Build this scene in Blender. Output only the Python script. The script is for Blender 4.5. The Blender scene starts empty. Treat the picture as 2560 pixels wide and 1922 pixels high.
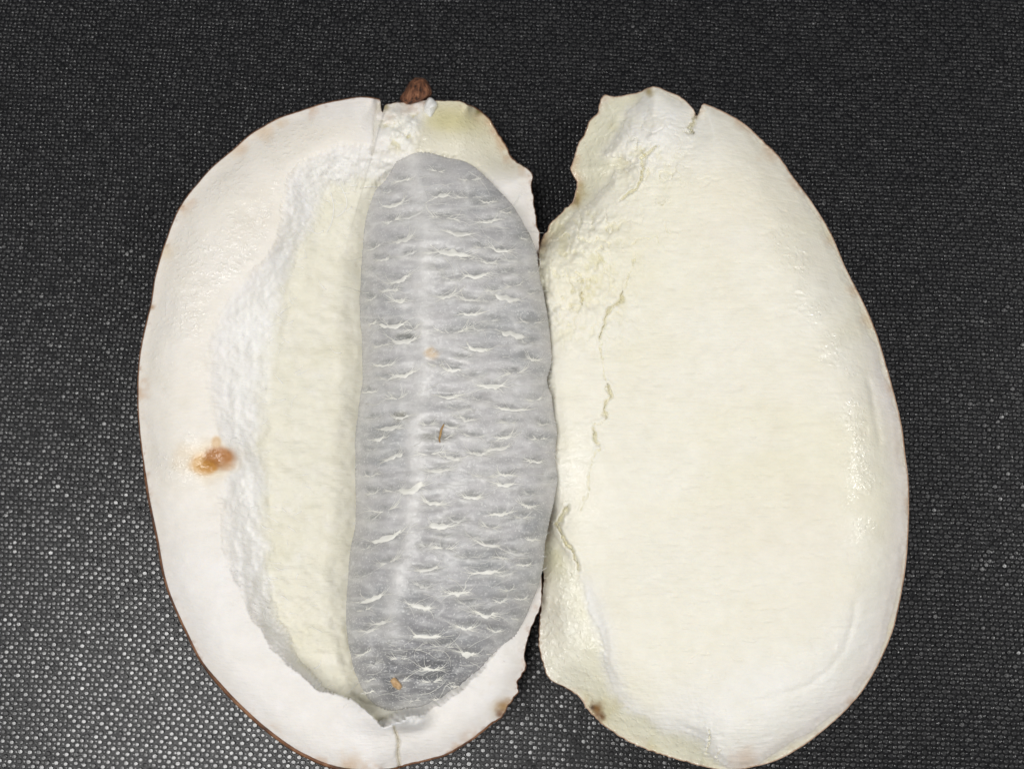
import bpy, math, random
import numpy as np

# ------------------------------------------------------------------ camera, world, lamps, exposure
S = 0.01                                   # everything below is laid out in centimetres
IMW, IMH, FPX = 2560.0, 1922.0, 3000.0     # photograph size and focal length in its pixels
TILT, CAMH = math.radians(13.0), 21.0
CAM = np.array([0.0, -CAMH * math.tan(TILT), CAMH])

sc = bpy.context.scene
col = sc.collection
cam_d = bpy.data.cameras.new('camera')
cam_d.sensor_width = 36.0
cam_d.lens = 36.0 * FPX / IMW
cam_d.clip_start, cam_d.clip_end = 0.005, 20.0
cam_d.dof.use_dof = True
cam_d.dof.focus_distance = 0.192
cam_d.dof.aperture_fstop = 30.0
cam = bpy.data.objects.new('camera', cam_d)
cam.location = CAM * S
cam.rotation_euler = (TILT, 0, 0)
col.objects.link(cam)
sc.camera = cam

w = bpy.data.worlds.new('World')
sc.world = w
w.use_nodes = True
w.node_tree.nodes['Background'].inputs['Color'].default_value = (0.97, 0.98, 1.0, 1)
w.node_tree.nodes['Background'].inputs['Strength'].default_value = 0.10

def area_lamp(name, loc, target, size, power, colour):
    d = bpy.data.lights.new(name, 'AREA')
    d.shape = 'DISK'
    d.size = size * S
    d.energy = power
    d.color = colour
    o = bpy.data.objects.new(name, d)
    o.location = np.array(loc) * S
    v = (np.array(target) - np.array(loc))
    from mathutils import Vector
    o.rotation_euler = Vector(v).to_track_quat('-Z', 'Y').to_euler()
    col.objects.link(o)
    return o

area_lamp('ceiling_lamp', (-24, -14, 95), (0, 0, 0), 42, 5.2, (1.0, 0.985, 0.962))
area_lamp('second_ceiling_lamp', (100, 12, 100), (0, 0, 0), 24, 4.6, (1.0, 0.985, 0.962))
area_lamp('left_fill_light', (-100, 18, 100), (0, 0, 0), 24, 1.8, (1.0, 0.985, 0.97))  # added fill from the left, kept out of the mat's reflection; no known lamp
area_lamp('front_fill_light', (55, -100, 105), (0, 0, 0), 24, 2.6, (1.0, 0.985, 0.97))  # extra fill added from the front right, stands for no known fixture

sc.view_settings.view_transform = 'Standard'
sc.view_settings.look = 'None'
sc.view_settings.gamma = 1.0
sc.view_settings.use_curve_mapping = False
sc.view_settings.exposure = 0.18
sc.render.engine = 'CYCLES'
sc.cycles.use_denoising = True
sc.cycles.max_bounces = 8

# ------------------------------------------------------------------ maths helpers
RX = np.array([[1, 0, 0], [0, math.cos(TILT), -math.sin(TILT)], [0, math.sin(TILT), math.cos(TILT)]])

def at(px, py, z):
    """points (cm) at height z that are seen at photograph pixel px, py"""
    px, py, z = np.broadcast_arrays(np.asarray(px, float), np.asarray(py, float), np.asarray(z, float))
    d = np.stack([(px - IMW / 2) / FPX, (IMH / 2 - py) / FPX, -np.ones_like(px)], -1) @ RX.T
    t = (z - CAM[2]) / d[..., 2]
    return CAM + d * t[..., None]

def hash2(ix, iy, seed):
    n = (ix.astype(np.int64) * 374761393 + iy.astype(np.int64) * 668265263 + seed * 1442695041) & 0x7fffffff
    n = ((n ^ (n >> 13)) * 1274126177) & 0x7fffffff
    n = (n ^ (n >> 16)) & 0xffff
    return n / 32767.5 - 1.0

def noise(x, y, s, seed=0):
    x = np.asarray(x, float) / s; y = np.asarray(y, float) / s
    ix, iy = np.floor(x), np.floor(y)
    fx, fy = x - ix, y - iy
    fx = fx * fx * (3 - 2 * fx); fy = fy * fy * (3 - 2 * fy)
    a, b = hash2(ix, iy, seed), hash2(ix + 1, iy, seed)
    c, d = hash2(ix, iy + 1, seed), hash2(ix + 1, iy + 1, seed)
    return (a + (b - a) * fx) * (1 - fy) + (c + (d - c) * fx) * fy

def fbm(x, y, s, seed=0, octv=4, gain=0.5):
    v, a, t = 0, 1.0, 0
    for k in range(octv):
        v = v + a * noise(x + 17.3 * k, y - 9.1 * k, s, seed + 31 * k)
        t += a; a *= gain; s /= 2.03
    return v / t

def ss(a, b, x):
    t = np.clip((np.asarray(x, float) - a) / (b - a), 0, 1)
    return t * t * (3 - 2 * t)

def closed_curve(pts, n):
    """closed Catmull-Rom through control points (any number of columns), n samples evenly along the first two"""
    p = np.array(pts, float); m = len(p); out = []
    for i in range(m):
        p0, p1, p2, p3 = p[i - 1], p[i], p[(i + 1) % m], p[(i + 2) % m]
        t = np.linspace(0, 1, 14, endpoint=False)[:, None]
        out.append(0.5 * (2 * p1 + (p2 - p0) * t + (2 * p0 - 5 * p1 + 4 * p2 - p3) * t ** 2 + (3 * p1 - p0 - 3 * p2 + p3) * t ** 3))
    q = np.concatenate(out); q = np.vstack([q, q[:1]])
    l = np.r_[0, np.cumsum(np.hypot(*np.diff(q[:, :2], axis=0).T))]
    u = np.linspace(0, l[-1], n, endpoint=False)
    return np.stack([np.interp(u, l, q[:, k]) for k in range(q.shape[1])], 1)

def line_pts(pts, step=4.0):
    p = np.array(pts, float)
    l = np.r_[0, np.cumsum(np.hypot(*np.diff(p[:, :2], axis=0).T))]
    n = max(2, int(l[-1] / step))
    u = np.linspace(0, l[-1], n)
    return np.stack([np.interp(u, l, p[:, k]) for k in range(p.shape[1])], 1)

def nearest(x, y, q):
    """distance to, and index of, the closest of the points q"""
    sh = np.shape(x); x = np.ravel(x); y = np.ravel(y)
    D = np.empty(len(x)); I = np.empty(len(x), int)
    for a in range(0, len(x), 20000):
        b = min(len(x), a + 20000)
        d = (x[a:b, None] - q[None, :, 0]) ** 2 + (y[a:b, None] - q[None, :, 1]) ** 2
        i = d.argmin(1); I[a:b] = i; D[a:b] = np.sqrt(d[np.arange(b - a), i])
    return D.reshape(sh), I.reshape(sh)

def idw(x, y, o, cols, p=3.5):
    """smooth inverse-distance average of outline columns"""
    sh = np.shape(x); x = np.ravel(x); y = np.ravel(y); q = o[::9]
    R = np.empty((len(x), len(cols)))
    for a in range(0, len(x), 20000):
        b = min(len(x), a + 20000)
        w_ = ((x[a:b, None] - q[None, :, 0]) ** 2 + (y[a:b, None] - q[None, :, 1]) ** 2 + 60.0) ** (-p / 2)
        R[a:b] = (w_ @ q[:, cols]) / w_.sum(1)[:, None]
    return [R[:, k].reshape(sh) for k in range(len(cols))]

def inside(x, y, q):
    sh = np.shape(x); x = np.ravel(x); y = np.ravel(y)
    r = np.zeros(len(x), bool)
    x0, y0 = q[:, 0], q[:, 1]; x1, y1 = np.roll(x0, -1), np.roll(y0, -1)
    for k in range(len(q)):
        if y0[k] == y1[k]: continue
        c = (y0[k] > y) != (y1[k] > y)
        r ^= c & (x < (x1[k] - x0[k]) * (y - y0[k]) / (y1[k] - y0[k]) + x0[k])
    return r.reshape(sh)

def polydist(x, y, pts, n=260):
    """signed distance to a closed polygon, positive inside"""
    q = closed_curve(pts, n)
    d, _ = nearest(x, y, q)
    return np.where(inside(x, y, q), d, -d)

def srgb(r, g, b):
    c = np.array([r, g, b]) / 255.0
    return np.where(c <= 0.04045, c / 12.92, ((c + 0.055) / 1.055) ** 2.4)

# ------------------------------------------------------------------ object helpers
def mesh_obj(name, verts, faces, mat, parent=None, smooth=True, colour=None, wet=None):
    me = bpy.data.meshes.new(name)
    verts = np.asarray(verts, np.float32) * S
    faces = np.asarray(faces, np.int32) if not isinstance(faces, list) else faces
    if isinstance(faces, list):
        me.from_pydata(verts.tolist(), [], faces)
    else:
        n, k = faces.shape
        me.vertices.add(len(verts)); me.vertices.foreach_set('co', verts.ravel())
        me.loops.add(n * k); me.loops.foreach_set('vertex_index', faces.ravel())
        me.polygons.add(n)
        me.polygons.foreach_set('loop_start', np.arange(0, n * k, k, dtype=np.int32))
        me.polygons.foreach_set('loop_total', np.full(n, k, np.int32))
        me.update(calc_edges=True)
    if smooth:
        me.polygons.foreach_set('use_smooth', np.ones(len(me.polygons), bool))
    if colour is not None:
        a = me.attributes.new('pigment', 'FLOAT_COLOR', 'POINT')
        a.data.foreach_set('color', np.c_[colour, np.ones(len(colour))].astype(np.float32).ravel())
    if wet is not None:
        a = me.attributes.new('wet', 'FLOAT', 'POINT')
        a.data.foreach_set('value', np.asarray(wet, np.float32))
    me.materials.append(mat)
    me.validate()
    o = bpy.data.objects.new(name, me)
    col.objects.link(o)
    if parent is not None: o.parent = parent
    return o

def empty(name, label, cat):
    o = bpy.data.objects.new(name, None)
    o.empty_display_size = 0.01
    o['label'] = label; o['category'] = cat
    col.objects.link(o)
    return o

def grid_faces(rows, cols, closed):
    """quads of a rows x cols vertex grid; closed wraps the columns"""
    i, j = np.meshgrid(np.arange(rows - 1), np.arange(cols if closed else cols - 1), indexing='ij')
    a = i * cols + j; b = i * cols + (j + 1) % cols
    return np.stack([a, b, b + cols, a + cols], -1).reshape(-1, 4)

def tube(path, rad, sides=4):
    path = np.asarray(path, float); n = len(path)
    rad = np.broadcast_to(rad, n)
    t = np.gradient(path, axis=0); t /= np.linalg.norm(t, axis=1)[:, None] + 1e-9
    u = np.cross(t, [0, 0, 1.0]); u /= np.linalg.norm(u, axis=1)[:, None] + 1e-9
    v = np.cross(u, t)
    a = np.arange(sides) * 2 * math.pi / sides
    r = path[:, None] + rad[:, None, None] * (np.cos(a)[None, :, None] * u[:, None] + np.sin(a)[None, :, None] * v[:, None])
    f = [list(map(int, q[::-1])) for q in grid_faces(n, sides, True)]
    f.append(list(range(sides))); f.append(list(range((n - 1) * sides, n * sides))[::-1])
    return r.reshape(-1, 3), f

def join(parts):
    V, F, k = [], [], 0
    for v, f in parts:
        V.append(np.asarray(v)); F += [[i + k for i in q] for q in f]; k += len(v)
    return np.concatenate(V), F

# ------------------------------------------------------------------ materials
class NT:
    def __init__(s, name):
        s.m = bpy.data.materials.new(name); s.m.use_nodes = True
        s.t = s.m.node_tree; s.b = s.t.nodes['Principled BSDF']
    def n(s, kind, **kw):
        x = s.t.nodes.new(kind)
        for k, v in kw.items(): setattr(x, k, v)
        return x
    def l(s, a, b): s.t.links.new(a, b)
    def coord(s, scale=None):
        c = s.n('ShaderNodeTexCoord').outputs['Object']
        if scale is None: return c
        m = s.n('ShaderNodeMapping'); m.inputs['Scale'].default_value = scale
        s.l(c, m.inputs['Vector']); return m.outputs['Vector']
    def noise(s, scale, detail=3, vec=None, rough=0.55):
        x = s.n('ShaderNodeTexNoise'); x.inputs['Scale'].default_value = scale
        x.inputs['Detail'].default_value = detail; x.inputs['Roughness'].default_value = rough
        s.l(vec if vec is not None else s.coord(), x.inputs['Vector'])
        return x.outputs['Fac']
    def ramp(s, fac, stops):
        r = s.n('ShaderNodeValToRGB'); e = r.color_ramp.elements
        while len(e) < len(stops): e.new(0.5)
        for i, (p, c) in enumerate(stops):
            e[i].position = p; e[i].color = (*c, 1) if len(c) == 3 else c
        s.l(fac, r.inputs['Fac']); return r.outputs['Color']
    def math(s, op, a, b=0.5):
        x = s.n('ShaderNodeMath', operation=op)
        for i, q in enumerate((a, b)):
            if isinstance(q, (int, float)): x.inputs[i].default_value = q
            else: s.l(q, x.inputs[i])
        return x.outputs[0]
    def mix(s, fac, a, b, mode='MIX'):
        x = s.n('ShaderNodeMix', data_type='RGBA', blend_type=mode)
        for i, q in ((0, fac), (6, a), (7, b)):
            if isinstance(q, (int, float)): x.inputs[i].default_value = q
            elif isinstance(q, tuple): x.inputs[i].default_value = (*q, 1)
            else: s.l(q, x.inputs[i])
        return x.outputs[2]
    def attr(s, name, out='Color'):
        return s.n('ShaderNodeAttribute', attribute_name=name).outputs[out]
    def bump(s, h, dist, strength=1.0, prev=None):
        x = s.n('ShaderNodeBump'); x.inputs['Distance'].default_value = dist
        if isinstance(strength, (int, float)): x.inputs['Strength'].default_value = strength
        else: s.l(strength, x.inputs['Strength'])
        s.l(h, x.inputs['Height'])
        if prev is not None: s.l(prev, x.inputs['Normal'])
        return x.outputs['Normal']
    def set(s, **kw):
        for k, v in kw.items():
            i = s.b.inputs[k.replace('_', ' ')]
            if isinstance(v, (int, float)): i.default_value = v
            elif isinstance(v, tuple): i.default_value = v if len(v) != 3 or i.type == 'VECTOR' else (*v, 1)
            else: s.l(v, i)

def flesh_material(name, fibre_scale):
    t = NT(name)
    wet = t.attr('wet', 'Fac')
    n1 = t.noise(450, 4); n2 = t.noise(2600, 3); n3 = t.noise(130, 3)
    c = t.mix(1.0, t.attr('pigment'), t.ramp(n1, [(0.25, (0.93, 0.93, 0.915)), (0.75, (1.0, 1.0, 1.0))]), 'MULTIPLY')
    c = t.mix(1.0, c, t.ramp(n3, [(0.3, (0.97, 0.96, 0.93)), (0.7, (1, 1, 1))]), 'MULTIPLY')
    rough = t.math('ADD', t.math('MULTIPLY', wet, -0.36), 0.60)
    rough = t.math('ADD', rough, t.math('MULTIPLY', n1, 0.06))
    fib = t.noise(1.0, 3, t.coord(fibre_scale))
    dry = t.math('SUBTRACT', 1.0, wet)
    nb = t.bump(fib, 0.00018, t.math('MULTIPLY', dry, 0.55))
    nb = t.bump(n2, 0.00010, t.math('ADD', t.math('MULTIPLY', dry, 0.35), 0.12), nb)
    drops = t.noise(1500, 1)
    nb = t.bump(t.ramp(drops, [(0.52, (0, 0, 0)), (0.72, (1, 1, 1))]), 0.00008, t.math('MULTIPLY', wet, 0.9), nb)
    drops2 = t.bump(t.noise(1350, 3), 0.00026, 1.0)
    t.set(Coat_Weight=wet, Coat_Roughness=0.07, Coat_Normal=drops2)
    t.set(Base_Color=c, Roughness=rough, Normal=nb, Subsurface_Weight=0.22,
          Subsurface_Radius=(0.0030, 0.0026, 0.0020), Subsurface_Scale=0.5, Specular_IOR_Level=0.45)
    return t.m

M = {}
M['flesh'] = flesh_material('cut_flesh', (500, 2600, 900))
M['flesh_lid'] = flesh_material('cut_flesh_fine', (260, 2200, 700))

t = NT('brown_peel')
c = t.ramp(t.noise(330, 5), [(0.3, (0.05, 0.018, 0.007)), (0.5, (0.16, 0.065, 0.025)), (0.72, (0.33, 0.17, 0.085))])
t.set(Base_Color=c, Roughness=0.6, Normal=t.bump(t.noise(1800, 4), 0.0003, 0.6))
M['peel'] = t.m
t = NT('tan_peel')
c = t.ramp(t.noise(260, 5), [(0.28, (0.20, 0.085, 0.035)), (0.5, (0.50, 0.33, 0.22)), (0.75, (0.62, 0.46, 0.36))])
t.set(Base_Color=c, Roughness=0.55, Normal=t.bump(t.noise(1800, 4), 0.0003, 0.5))
M['peel_tan'] = t.m

t = NT('grey_pulp')
n1 = t.noise(520, 5); n2 = t.noise(3000, 2); st = t.noise(1.0, 4, t.coord((330, 1500, 600)))
c = t.mix(1.0, t.attr('pigment'), t.ramp(n1, [(0.3, (0.84, 0.845, 0.85)), (0.7, (1.04, 1.04, 1.04))]), 'MULTIPLY')
c = t.mix(t.ramp(t.noise(3300, 2), [(0.57, (0, 0, 0)), (0.70, (0.75, 0.75, 0.75))]), c, (0.76, 0.76, 0.74))
c = t.mix(t.ramp(st, [(0.52, (0, 0, 0)), (0.72, (0.5, 0.5, 0.5))]), c, (0.72, 0.72, 0.71))
nb = t.bump(st, 0.0002, 0.35)
nb = t.bump(n2, 0.00012, 0.5, nb)
t.set(Base_Color=c, Roughness=0.38, Normal=nb, Subsurface_Weight=0.6, Subsurface_Radius=(0.005, 0.0052, 0.0055),
      Subsurface_Scale=0.5, Specular_IOR_Level=0.5)
t.set(Coat_Weight=0.35, Coat_Roughness=0.10, Coat_Normal=t.bump(t.noise(4500, 2), 0.00012, 1.0))
M['pulp'] = t.m

def plain(name, c0, c1, scale, rough, sss=0.0, bump=0.0):
    t = NT(name)
    n = t.noise(scale, 4)
    t.set(Base_Color=t.ramp(n, [(0.3, c0), (0.7, c1)]), Roughness=rough)
    if sss: t.set(Subsurface_Weight=sss, Subsurface_Radius=(0.002, 0.002, 0.002), Subsurface_Scale=0.5)
    if bump: t.set(Normal=t.bump(t.noise(scale * 3, 3), 0.0003, bump))
    return t.m
M['fibre'] = plain('pale_fibre', (0.82, 0.81, 0.74), (0.90, 0.89, 0.84), 900, 0.5)
M['fibre_dim'] = plain('dim_fibre', (0.62, 0.62, 0.59), (0.72, 0.71, 0.68), 900, 0.5)
M['fibre_mid'] = plain('mid_fibre', (0.72, 0.71, 0.66), (0.82, 0.81, 0.76), 900, 0.5)
M['white_fibre'] = plain('white_fibre', (0.86, 0.855, 0.83), (0.92, 0.915, 0.90), 900, 0.55)
M['pith'] = plain('white_pith', (0.74, 0.74, 0.71), (0.84, 0.84, 0.83), 800, 0.6, 0.25, 0.4)
M['brown_bit'] = plain('brown_bit', (0.42, 0.25, 0.11), (0.66, 0.46, 0.26), 900, 0.55, 0.1, 0.5)
M['amber'] = plain('amber_thread', (0.30, 0.16, 0.05), (0.50, 0.32, 0.13), 900, 0.4, 0.1)
t = NT('stem_wood')
gr = t.noise(1.0, 4, t.coord((1500, 420, 1500)))
c = t.ramp(gr, [(0.36, (0.030, 0.012, 0.008)), (0.5, (0.17, 0.065, 0.030)), (0.66, (0.30, 0.135, 0.07))])
t.set(Base_Color=c, Roughness=0.75, Normal=t.bump(gr, 0.0008, 0.9))
M['stem'] = t.m

def mat_material(name, rough, spec):
    t = NT(name)
    pat = t.noise(95, 4, rough=0.7)
    damp = t.ramp(pat, [(0.30, (0.0, 0.0, 0.0)), (0.40, (1, 1, 1))])
    n = t.noise(2500, 3)
    c = t.ramp(t.noise(700, 3), [(0.3, (0.0025, 0.0028, 0.0036)), (0.7, (0.006, 0.006, 0.0075))])
    r = t.math('ADD', t.math('MULTIPLY', t.noise(420, 2), 0.16), rough - 0.08)
    t.set(Base_Color=c, Roughness=r, Specular_IOR_Level=spec, Normal=t.bump(n, 0.00005, 0.5))
    return t
M['mat'] = mat_material('black_mat', 0.36, 0.26).m
M['knot'] = mat_material('black_mat_knot', 0.29, 1.0).m

# ------------------------------------------------------------------ the mat: one sheet, thousands of embossed knots
rng = np.random.default_rng(5)
HP, RP = 0.1588, 0.0772                   # knot pitch along a row and between rows
ROT = math.radians(-3.2)
def lattice(nx, ny):
    j, i = np.meshgrid(np.arange(-ny, ny), np.arange(-nx, nx), indexing='ij')
    x = (i + 0.5 * (j % 2)) * HP - j * 0.004
    y = j * RP
    x = x + 0.05 * np.sin(y * 0.9) + 0.02 * np.sin(y * 2.3 + x)
    y = y + 0.03 * np.sin(x * 0.8 + 1)
    c, s = math.cos(ROT), math.sin(ROT)
    return np.stack([(c * x - s * y).ravel(), (s * x + c * y).ravel()], 1)
sheet_n = 60
gx, gy = np.meshgrid(np.linspace(-20, 20, sheet_n), np.linspace(-16, 17, sheet_n))
v = np.c_[gx.ravel(), gy.ravel(), np.zeros(gx.size)]
mat_o = mesh_obj('mat', v, grid_faces(sheet_n, sheet_n, False), M['mat'])
mat_o['kind'] = 'structure'
P = lattice(80, 150)
P = P[(np.abs(P[:, 0]) < 12.0) & (P[:, 1] > -9.5) & (P[:, 1] < 10.5)]
P += rng.normal(0, 0.004, P.shape)
nk = len(P)
hgt = 0.022 + rng.normal(0, 0.002, nk); rad = 0.0475 + rng.normal(0, 0.003, nk)
blot = ss(0.34, 0.52, fbm(P[:, 0] * 100, P[:, 1] * 100, 60, 6, 4, 0.6))
lean = rng.normal(0, 0.005, (nk, 2)) + rng.normal(0, 0.022, (nk, 2)) * blot[:, None]
hgt = hgt * (1 - 0.25 * blot * rng.random(nk))
a6 = np.arange(6) * math.pi / 3 + 0.3
ring = np.stack([np.cos(a6), np.sin(a6) * 0.86], 1)
V = np.zeros((nk, 19, 3))
for k, (rr, zz, sl) in enumerate(((1.06, None, 0.0), (0.93, 0.78, 0.2), (0.74, 0.97, 0.4))):
    V[:, 6 * k:6 * k + 6, :2] = P[:, None] + sl * lean[:, None] + ring[None] * (rad * rr)[:, None, None]
    V[:, 6 * k:6 * k + 6, 2] = -0.002 if zz is None else (hgt * zz)[:, None]
# each knot is tipped a little its own way
tip = rng.normal(0, 0.035, (nk, 2)) + np.clip(rng.normal(0, 0.12, (nk, 2)), -0.09, 0.09) * blot[:, None]
V[:, 18, :2] = P + lean; V[:, 18, 2] = hgt
V[:, 6:, 2] += ((V[:, 6:, :2] - P[:, None]) * tip[:, None]).sum(-1)
F = []
for k in range(6):
    q = (k + 1) % 6
    F += [[k, q, 6 + q], [k, 6 + q, 6 + k], [6 + k, 6 + q, 12 + q], [6 + k, 12 + q, 12 + k], [12 + k, 12 + q, 18]]
F = np.array(F)
F = (F[None] + (np.arange(nk) * 19)[:, None, None]).reshape(-1, 3)
kn = mesh_obj('woven_knots', V.reshape(-1, 3), F, M['knot'], mat_o)
kn.data.polygons.foreach_set('use_smooth', np.tile([True, True, True, True, False], 6 * nk))   # pressed flat on top
kn['kind'] = 'stuff'
P2 = P + np.array([math.cos(ROT), math.sin(ROT)]) * HP * 0.5 + rng.normal(0, 0.006, P.shape)
h2 = 0.012 + rng.normal(0, 0.003, nk); r2 = 0.026 + rng.normal(0, 0.004, nk)
a5 = np.arange(5) * 2 * math.pi / 5
V = np.zeros((nk, 6, 3))
V[:, :5, :2] = P2[:, None] + np.stack([np.cos(a5), np.sin(a5)], 1)[None] * r2[:, None, None]; V[:, :5, 2] = -0.002
V[:, 5, :2] = P2 + rng.normal(0, 0.007, P.shape); V[:, 5, 2] = h2
F = np.array([[k, (k + 1) % 5, 5] for k in range(5)])
F = (F[None] + (np.arange(nk) * 6)[:, None, None]).reshape(-1, 3)
kn = mesh_obj('woven_specks', V.reshape(-1, 3), F, M['knot'], mat_o)
kn['kind'] = 'stuff'

# ------------------------------------------------------------------ shells
def shell_outline(ctrl, n, rough_pts, seed):
    """evenly sampled outline (px, py, z edge, z top, rise length, peel width, tear) with ragged torn stretches"""
    o = closed_curve(ctrl, n)
    o[:, 2:] = np.maximum(o[:, 2:], 0.0)
    tear = np.clip(o[:, 6], 0, 1)
    kern = np.hanning(43); kern /= kern.sum()
    sm = np.stack([np.convolve(np.r_[o[-21:, k], o[:, k], o[:21, k]], kern, 'valid') for k in range(2)], 1)
    wgt = np.clip(1 - tear / 0.22, 0, 1)
    wgt = np.convolve(np.r_[wgt[-8:], wgt, wgt[:8]], np.ones(17) / 17, 'valid')[:, None]
    o[:, :2] = o[:, :2] * (1 - wgt) + sm * wgt
    d = np.roll(o[:, :2], -1, 0) - np.roll(o[:, :2], 1, 0)
    nrm = np.stack([d[:, 1], -d[:, 0]], 1); nrm /= np.linalg.norm(nrm, axis=1)[:, None]
    u = np.arange(n) * 3.7
    j = 4.5 * fbm(u, u * 0 + seed, 42, seed, 4, 0.6) * (0.03 + tear)
    j = j + 2.2 * noise(u, u * 0, 9, seed + 3) * tear
    o[:, :2] += nrm * j[:, None]
    return o

def rings(o, centre, K, inset):
    """ring grid of pixels from the (inset) outline to the centre line"""
    n = len(o)
    c = np.stack([np.interp(o[:, 1], centre[:, 1], centre[:, 0]), np.clip(o[:, 1], centre[0, 1], centre[-1, 1])], 1)
    # let points slide along the centre line so that rings stay even
    d = c - o[:, :2]; L = np.linalg.norm(d, axis=1)
    st = o[:, :2] + d / L[:, None] * inset[:, None]
    f = np.linspace(0, 1, K) ** 1.12
    return st[None] + (c - st)[None] * f[:, None, None], c

def build_shell(root, o, centre, zfun, colfun, K, flesh_mat, peel_mat):
    n = len(o)
    g, c = rings(o, centre, K, o[:, 5])
    x, y = g[..., 0], g[..., 1]
    z, aux = zfun(x, y)
    pos = at(x, y, z)
    colour, wet = colfun(x, y, z, aux)
    # skirt of the flesh inside the peel
    cw = at(c[:, 0], c[:, 1], 0.0)
    sk = []
    for k, (dz, u) in enumerate(((0.10, 0.012), (0.35, 0.05), (0.8, 0.20))):
        p = pos[0].copy(); p[:, :2] += (cw[:, :2] - p[:, :2]) * u; p[:, 2] = np.maximum(p[:, 2] - dz, 0.10 + 0.02 * (2 - k)); sk.append(p)
    allp = np.concatenate([np.array(sk[::-1]), pos]).reshape(-1, 3)
    cc = np.concatenate([np.repeat(colour[:1], 3, 0), colour]).reshape(-1, 3)
    ww = np.concatenate([np.repeat(wet[:1], 3, 0), wet]).reshape(-1)
    fl = mesh_obj('flesh', allp, grid_faces(K + 3, n, True), flesh_mat, root, colour=cc, wet=ww)
    # peel: lip, then the outside curving down to the mat
    ze = z[0]
    d = c - o[:, :2]; d /= np.linalg.norm(d, axis=1)[:, None]
    inn = o[:, :2] + d * (o[:, 5] + 5)[:, None]; mid = o[:, :2] + d * (o[:, 5] * 0.4)[:, None]
    rows = [at(inn[:, 0], inn[:, 1], ze - 0.10), at(inn[:, 0], inn[:, 1], ze - 0.045), at(mid[:, 0], mid[:, 1], ze - 0.02)]
    out = at(o[:, 0], o[:, 1], ze - 0.05)
    rows.append(out)
    for a in np.radians([10, 22, 35, 48, 60, 72, 82, 90]):
        p = out.copy(); p[:, :2] += (cw[:, :2] - out[:, :2]) * (0.80 * (1 - math.cos(a))); p[:, 2] = out[:, 2] * (1 - math.sin(a)) + 0.03
        rows.append(p)
    pr = np.array(rows).reshape(-1, 3)
    f = grid_faces(len(rows), n, True)[:, ::-1]
    mesh_obj('peel', pr, f, peel_mat, root)
    return fl, dict(x=x, y=y, z=z)

# ---- left half: outline control points  px, py, z edge, z top, rise px, peel px, tear
L = []
def seg(store, pts, ze, zt, rise, peel, tear):
    for p in pts: store.append((*p, ze, zt, rise, peel, tear))
seg(L, [(387, 690), (412, 607), (440, 533), (467, 490), (492, 460), (517, 429), (541, 407), (575, 380), (597, 360), (627, 334), (658, 315), (704, 291)], 1.70, 2.08, 70, 2.5, 0.12)
seg(L, [(750, 277), (800, 260), (858, 248), (904, 241), (944, 244)], 1.72, 2.0, 50, 2.5, 0.12)
seg(L, [(952, 250), (953, 276), (962, 280), (966, 262)], 1.55, 1.85, 40, 1.5, 0.6)
seg(L, [(998, 256), (1020, 256), (1060, 251), (1094, 252), (1146, 252), (1167, 261)], 1.45, 1.7, 50, 1.5, 0.35)
seg(L, [(1186, 269), (1207, 284), (1229, 306), (1247, 337), (1263, 361), (1277, 392)], 1.15, 1.6, 70, 2.5, 0.45)
seg(L, [(1297, 409), (1324, 424), (1332, 441), (1330, 475), (1336, 512), (1341, 564), (1349, 582), (1350, 610)], 1.15, 1.55, 60, 2.0, 0.8)
seg(L, [(1350, 700), (1356, 850), (1360, 1000), (1362, 1150), (1356, 1300), (1350, 1400)], 1.05, 1.3, 60, 1.0, 0.3)
seg(L, [(1354, 1450), (1352, 1510), (1338, 1547), (1322, 1585), (1311, 1637)], 1.50, 1.72, 35, 1.5, 0.5)
seg(L, [(1316, 1660), (1307, 1682), (1294, 1704), (1298, 1727), (1277, 1753), (1254, 1791)], 1.45, 1.8, 40, 2.5, 0.9)
seg(L, [(1232, 1809), (1194, 1839), (1157, 1865), (1104, 1892), (1045, 1907), (981, 1923)], 1.55, 1.9, 45, 5.0, 0.25)
seg(L, [(930, 1932), (870, 1929), (824, 1920), (776, 1900), (733, 1878), (690, 1848), (633, 1802), (581, 1752), (537, 1704)], 1.72, 1.98, 45, 9.0, 0.08)
seg(L, [(498, 1652), (468, 1591), (433, 1517), (407, 1443), (390, 1348), (370, 1256), (361, 1200)], 1.72, 2.05, 55, 6.0, 0.08)
seg(L, [(357, 1151), (349, 1090), (344, 1028), (343, 967), (346, 905), (354, 853), (366, 801), (378, 751)], 1.66, 2.10, 70, 3.0, 0.10)
L = L[::1]
NL = 1300
oL = shell_outline(L, NL, None, 11)
LW = [(729, 426), (781, 385), (830, 364), (900, 358), (960, 372), (1040, 372), (1130, 388), (1205, 420), (1270, 480), (1318, 560), (1340, 640), (1345, 760), (1350, 900), (1352, 1050), (1352, 1200), (1345, 1330),
      (1330, 1450), (1285, 1560), (1222, 1655), (1150, 1725), (1085, 1772), (1020, 1792), (975, 1815), (957, 1817), (898, 1761), (859, 1743), (798, 1722), (763, 1700), (724, 1669), (685, 1626), (650, 1574), (620, 1530), (602, 1478),
      (572, 1408), (555, 1352), (546, 1287), (544, 1226), (575, 1165), (560, 1110), (534, 1059), (523, 997), (517, 936), (515, 874), (530, 797), (562, 736), (610, 690), (665, 640), (700, 564), (707, 487)]
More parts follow.
